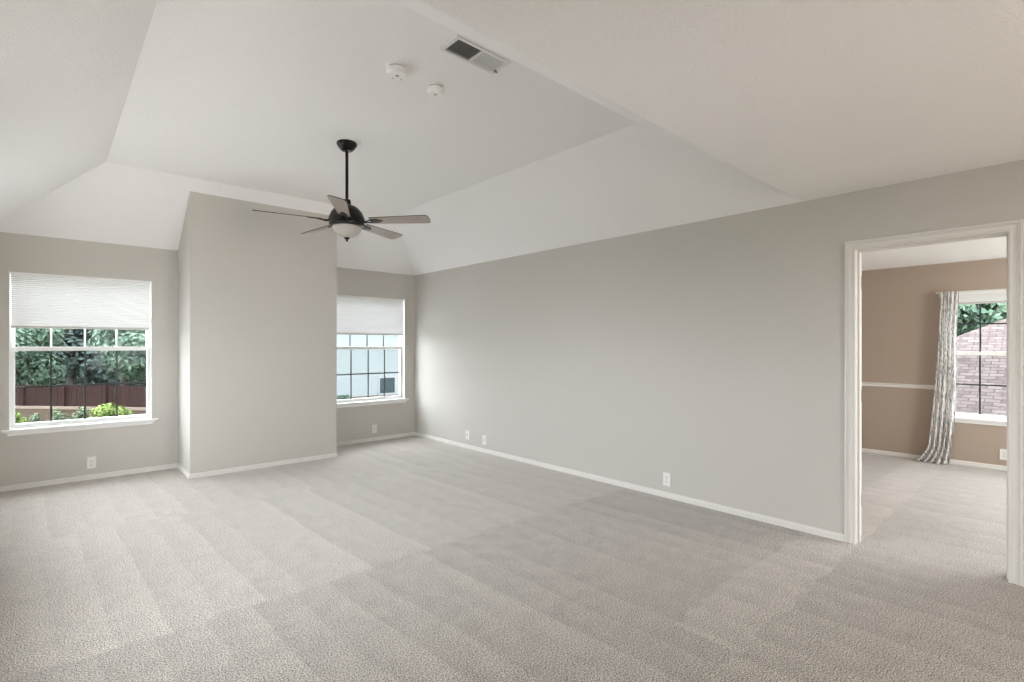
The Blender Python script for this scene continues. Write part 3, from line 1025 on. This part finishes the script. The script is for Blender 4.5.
def tree(px, depth, zc, radii, leaf, seed, label, n=3000, size=0.22, trunk=0.22):
    base = at(px, depth, GZ)
    root = empty('tree', base, label=label, cat='tree', group='trees outside the windows')
    c = (base.x, base.y, zc)
    rnd = random.Random(seed + 50)
    tr = MB()
    top = zc + radii[2] * 0.3
    tr.tube([base, base + Vector((0.1, 0.05, (top - GZ) * 0.4)), Vector((base.x + rnd.uniform(-.3, .3), base.y, top))], [trunk, trunk * 0.75, trunk * 0.25], 9)
    for k in range(5):
        a = rnd.uniform(0, 6.28); h = GZ + (top - GZ) * rnd.uniform(0.45, 0.8)
        s = Vector((base.x, base.y, h))
        tr.tube([s, s + Vector((math.cos(a) * radii[0] * 0.3, math.sin(a) * radii[1] * 0.3, radii[2] * 0.25)),
                 s + Vector((math.cos(a) * radii[0] * 0.65, math.sin(a) * radii[1] * 0.65, radii[2] * 0.5))], [trunk * 0.45, trunk * 0.3, trunk * 0.1], 6)
    tr.build('trunk', M['bark'], root, smooth=60)
    foliage(c, radii, n, size, seed).build('foliage', leaf, root, normals=False)
    return root


# beyond the fence, seen through the window left of the chase
tree(18, 29, 1.3, (2.6, 2.6, 3.0), M['leaf_green'], 1, 'leafy green tree beyond the fence, leftmost in the window left of the chase', n=6500, size=0.15)
tree(122, 29, 1.8, (2.7, 2.7, 3.0), M['leaf_green'], 2, 'leafy green tree beyond the fence, rightmost in the window left of the chase', n=6500, size=0.15)
tree(70, 35, 1.6, (3.4, 2.4, 3.8), M['leaf_dark'], 3, 'dark tree beyond the fence, between the two lighter green trees', n=4200, size=0.25, trunk=0.34)
tree(-30, 48, 2.2, (6.0, 5.0, 5.4), M['leaf_dark'], 4, 'broad dark tree far behind the leftmost green tree', n=4200, size=0.36)
tree(60, 60, 2.4, (6.6, 5.0, 5.6), M['leaf_dark'], 5, 'broad dark tree far behind the middle of the fence', n=4600, size=0.36)
tree(150, 74, 3.0, (8.0, 5.0, 6.4), M['leaf_dark'], 6, 'broad dark tree far behind the rightmost green tree', n=4200, size=0.36)
hp = at(80, 39.5, GZ)
hg = empty('hedge', hp, label='long dark hedge behind the trees beyond the fence', cat='hedge')
for k in range(7):
    q = hp + RV * (-9 + 3 * k)
    MB().tube([q, q + Vector((0.1, 0, 2.2))], [0.06, 0.03], 6).build('stem', M['bark'], hg)
hm = foliage((0, 0, 0), (10.5, 0.9, 1.9), 9000, 0.20, 31, 60)
bmesh.ops.transform(hm.bm, matrix=Matrix.Translation((hp.x, hp.y, GZ + 2.1)) @ Matrix.Rotation(-YAW, 4, 'Z'), verts=hm.bm.verts[:])
hm.build('foliage', M['leaf_dark'], hg, normals=False)
# above the shingled roof, seen through the taupe room window
tree(966, 26, 2.8, (2.6, 2.6, 2.6), M['leaf_green'], 7, 'green tree above the low end of the shingled roof', n=3800, size=0.18)
tree(1012, 29, 4.0, (3.4, 3.0, 2.6), M['leaf_green'], 8, 'green tree behind the ridge of the shingled roof', n=3800, size=0.20)
tree(990, 38, 3.2, (6.0, 4.0, 3.6), M['leaf_dark'], 9, 'wide dark tree in the distance behind the shingled roof', n=4200, size=0.30)

# retaining wall with cap and stained fence along its top
FA = at(-40, 24.6, 0); FB = at(210, 23.3, 0)
fd = (FB - FA).normalized(); fn = Vector((-fd.y, fd.x, 0))
CAPZ = -1.52


def strip_box(mb, a, b, t0, t1, z0, z1):
    lp = []
    for p in (a, b):
        lp.append([Vector((p.x + fn.x * t, p.y + fn.y * t, z)) for t, z in ((t0, z0), (t1, z0), (t1, z1), (t0, z1))])
    mb.loft(lp)
    return mb


rw = empty('retaining_wall', (FA.x, FA.y, GZ), label='tan block retaining wall with pale cap below the dark fence', cat='wall')
blk = strip_box(MB(), FA, FB, 0, 0.3, GZ, CAPZ - 0.12).build('wall_blocks', M['stone'], rw)
uvl = blk.data.uv_layers.new(name='UVMap')
for lp in blk.data.loops:
    v = blk.data.vertices[lp.vertex_index].co
    uvl.data[lp.index].uv = ((Vector((v.x, v.y, 0))).dot(fd), v.z)
strip_box(MB(), FA, FB, -0.05, 0.35, CAPZ - 0.12, CAPZ).build('cap_course', M['cap'], rw)
fe = empty('wooden_fence', (FA.x, FA.y, CAPZ), label='dark stained board fence standing on the tan retaining wall', cat='fence')
nb = 90
Lf = (FB - FA).length
rnd = random.Random(9)
mb = MB()
for k in range(nb):
    p = FA + fd * (Lf * k / nb); q = FA + fd * (Lf * (k + 0.93) / nb)
    t = rnd.uniform(0, 0.012)
    strip_box(mb, p, q, 0.16 + t, 0.18 + t, CAPZ, CAPZ + 0.98 + rnd.uniform(-0.02, 0.02))
mb.build('board_panel', M['fence'], fe)
mb = MB()
for z in (CAPZ + 0.18, CAPZ + 0.80):
    strip_box(mb, FA, FB, 0.195, 0.24, z, z + 0.09)
mb.build('rail', M['fence'], fe)
for k in range(6):
    p = FA + fd * (Lf * (k + 0.5) / 6)
    strip_box(MB(), p, p + fd * 0.09, 0.07, 0.16, CAPZ, CAPZ + 1.04).build('post', M['fence'], fe)


def shrub(px, depth, zc, radii, leaf, seed, label, n=1200, size=0.075):
    base = at(px, depth, GZ)
    root = empty('shrub', base, label=label, cat='shrub', group='shrubs by the retaining wall')
    rnd = random.Random(seed)
    st = MB()
    for k in range(5):
        a = 6.28 * k / 5
        st.tube([base, base + Vector((math.cos(a) * radii[0] * 0.3, math.sin(a) * radii[1] * 0.3, (zc - GZ) * 0.6)),
                 Vector((base.x + math.cos(a) * radii[0] * 0.5, base.y + math.sin(a) * radii[1] * 0.5, zc + radii[2] * 0.3))], [0.03, 0.02, 0.008], 5)
    st.build('stem', M['bark'], root)
    foliage((base.x, base.y, zc), radii, n, size, seed, 18).build('foliage', leaf, root, normals=False)


shrub(112, 22.4, -1.9, (0.78, 0.7, 0.78), M['leaf_lime'], 11, 'bright lime green shrub at the right before the retaining wall', 2400)
shrub(60, 22.6, -2.05, (0.42, 0.5, 0.72), M['leaf_sage'], 12, 'sage green shrub in the middle before the retaining wall', 1800)
shrub(19, 22.6, -2.15, (0.36, 0.6, 0.62), M['leaf_lime'], 13, 'lime green shrub at the left end before the retaining wall', 1400)
shrub(38, 22.6, -2.12, (0.32, 0.5, 0.6), M['leaf_sage'], 14, 'sage green shrub second from the left before the retaining wall', 1300)
shrub(82, 22.6, -2.0, (0.36, 0.5, 0.7), M['leaf_sage'], 15, 'sage green shrub just left of the bright lime one', 1300)

# pale sided house seen through the window right of the chase
HY = 34.0
hs = empty('house', (20, HY, GZ), label='pale sided house across the yard, seen through the window right of the chase', cat='house')


def on_y(px, py, Y):
    q = DV + RV * ((px - 512) / 512.0)
    s = Y / q.y
    return (q.x * s, CAM_H + (345 - py) / 512.0 * s)


hx0, hx1 = on_y(300, 395, HY)[0], on_y(440, 393, HY)[0]
mb = MB()
zbot = on_y(390, 394, HY)[1]
nl = 34
lap = 0.17
for k in range(nl):
    z = zbot + k * lap
    mb.loft([[(X, HY - 0.030, z), (X, HY - 0.010, z + lap), (X, HY + 0.1, z + lap), (X, HY + 0.1, z)] for X in (hx0, hx1)])
mb.build('siding_wall', M['siding'], hs)
mb = MB(); mb.box(hx0 - 0.05, hx1 + 0.05, HY, HY + 9, GZ, zbot)
mb.build('foundation', M['cap'], hs)
a, b = on_y(379.5, 393.5, HY), on_y(394.5, 377.5, HY)
mb = MB()
w = 0.14
for (x0, x1, z0, z1) in ((a[0] - w, a[0], a[1] - w, b[1] + w), (b[0], b[0] + w * 2.2, a[1] - w, b[1] + w), (a[0], b[0], b[1], b[1] + w * 1.6), (a[0], b[0], a[1] - w, a[1])):
    mb.box(x0, x1, HY - 0.08, HY, z0, z1)
wf = mb.build('house_window_frame', M['ext_trim'], hs)
mb = MB(); mb.box(a[0], b[0], HY - 0.045, HY - 0.035, a[1], b[1])
mb.build('pane', M['ext_glass'], wf)
ztop = zbot + nl * lap
mb = MB()
mb.loft([[(X, HY - 0.9, ztop - 0.1), (X, HY + 4.5, ztop + 2.6), (X, HY + 9.9, ztop - 0.1), (X, HY + 9.9, ztop - 0.3), (X, HY - 0.9, ztop - 0.3)] for X in (hx0 - 0.5, hx1 + 0.5)])
mb.build('roof', M['cap'], hs)
mb = MB(); mb.box(hx0, hx1, HY + 0.1, HY + 9, zbot, ztop - 0.1)
mb.build('side_wall', M['siding'], hs)
p = at(340, 41, GZ)
root_px = 340


# low planting bed in front of the pale house
def low_bed():
    (x0, _), (x1, _) = on_y(330, 398, HY - 2), on_y(430, 396, HY - 2)
    base = Vector((on_y(341, 400, HY - 1.2)[0], HY - 1.2, GZ))
    zc = on_y(341, 398, HY - 1.2)[1]
    root = empty('shrub', base, label='low green shrub in front of the pale sided house', cat='shrub', group='shrubs by the pale house')
    MB().tube([base, base + Vector((0, 0, zc - GZ))], [0.05, 0.02], 6).build('stem', M['bark'], root)
    foliage((base.x, base.y, zc - 0.1), (0.8, 0.6, 0.40), 1200, 0.09, 21).build('foliage', M['leaf_green'], root, normals=False)


low_bed()

# shingled hip roof of the house next door, seen through the taupe room window
EX, EZ, SLP = 13.0, -1.2, 0.62


def on_roof(px, py):
    q = DV + RV * ((px - 512) / 512.0)
    v = (345 - py) / 512.0
    # z = EZ + SLP*(x-EX)
    s = (EZ - SLP * EX - CAM_H) / (v - SLP * q.x)
    return Vector((q.x * s, q.y * s, CAM_H + v * s))


h1, h2 = on_roof(958, 336), on_roof(1000, 320.5)
hd = h2 - h1
lowp = h1 - hd * ((h1.z - EZ) / hd.z)
rise = 3.9
top = lowp + hd * (rise / hd.z)
nh = empty('house', (lowp.x + 3, lowp.y - 6, GZ), label='neighbouring house with pinkish brown shingled roof, seen from the taupe room', cat='house')
yE = lowp.y - 16
mb = MB()
q1 = mb.quad(lowp, (lowp.x, yE, EZ), (top.x, yE + (lowp.y - top.y), top.z), top)
back = 2 * top.x - lowp.x
q2 = mb.quad((back, lowp.y, EZ), lowp, top, (top.x, top.y, top.z)) if False else mb.bm.faces.new([mb.bm.verts.new(v) for v in ((back, lowp.y, EZ), lowp, top)])
mb.bm.faces.new([mb.bm.verts.new(v) for v in (lowp, (back, lowp.y, EZ), (back, yE, EZ), (lowp.x, yE, EZ))])
mb.bm.faces.new([mb.bm.verts.new(v) for v in ((back, yE, EZ), (back, lowp.y, EZ), top, (top.x, yE + (lowp.y - top.y), top.z))])
mb.bm.faces.new([mb.bm.verts.new(v) for v in ((lowp.x, yE, EZ), (back, yE, EZ), (top.x, yE + (lowp.y - top.y), top.z))])
bmesh.ops.remove_doubles(mb.bm, verts=mb.bm.verts[:], dist=1e-4)
rf = mb.build('roof', M['shingle'], nh)
uvl = rf.data.uv_layers.new(name='UVMap')
for poly in rf.data.polygons:
    n = poly.normal
    hor = Vector((-n.y, n.x, 0))
    hor = hor.normalized() if hor.length > 1e-4 else Vector((1, 0, 0))
    upv = n.cross(hor)
    for li in poly.loop_indices:
        v = rf.data.vertices[rf.data.loops[li].vertex_index].co
        uvl.data[li].uv = (v.dot(hor), v.dot(upv))
mb = MB(); mb.box(lowp.x + 0.5, back - 0.5, yE + 0.5, lowp.y - 0.5, GZ, EZ - 0.01)
mb.build('house_wall', M['brick'], nh)
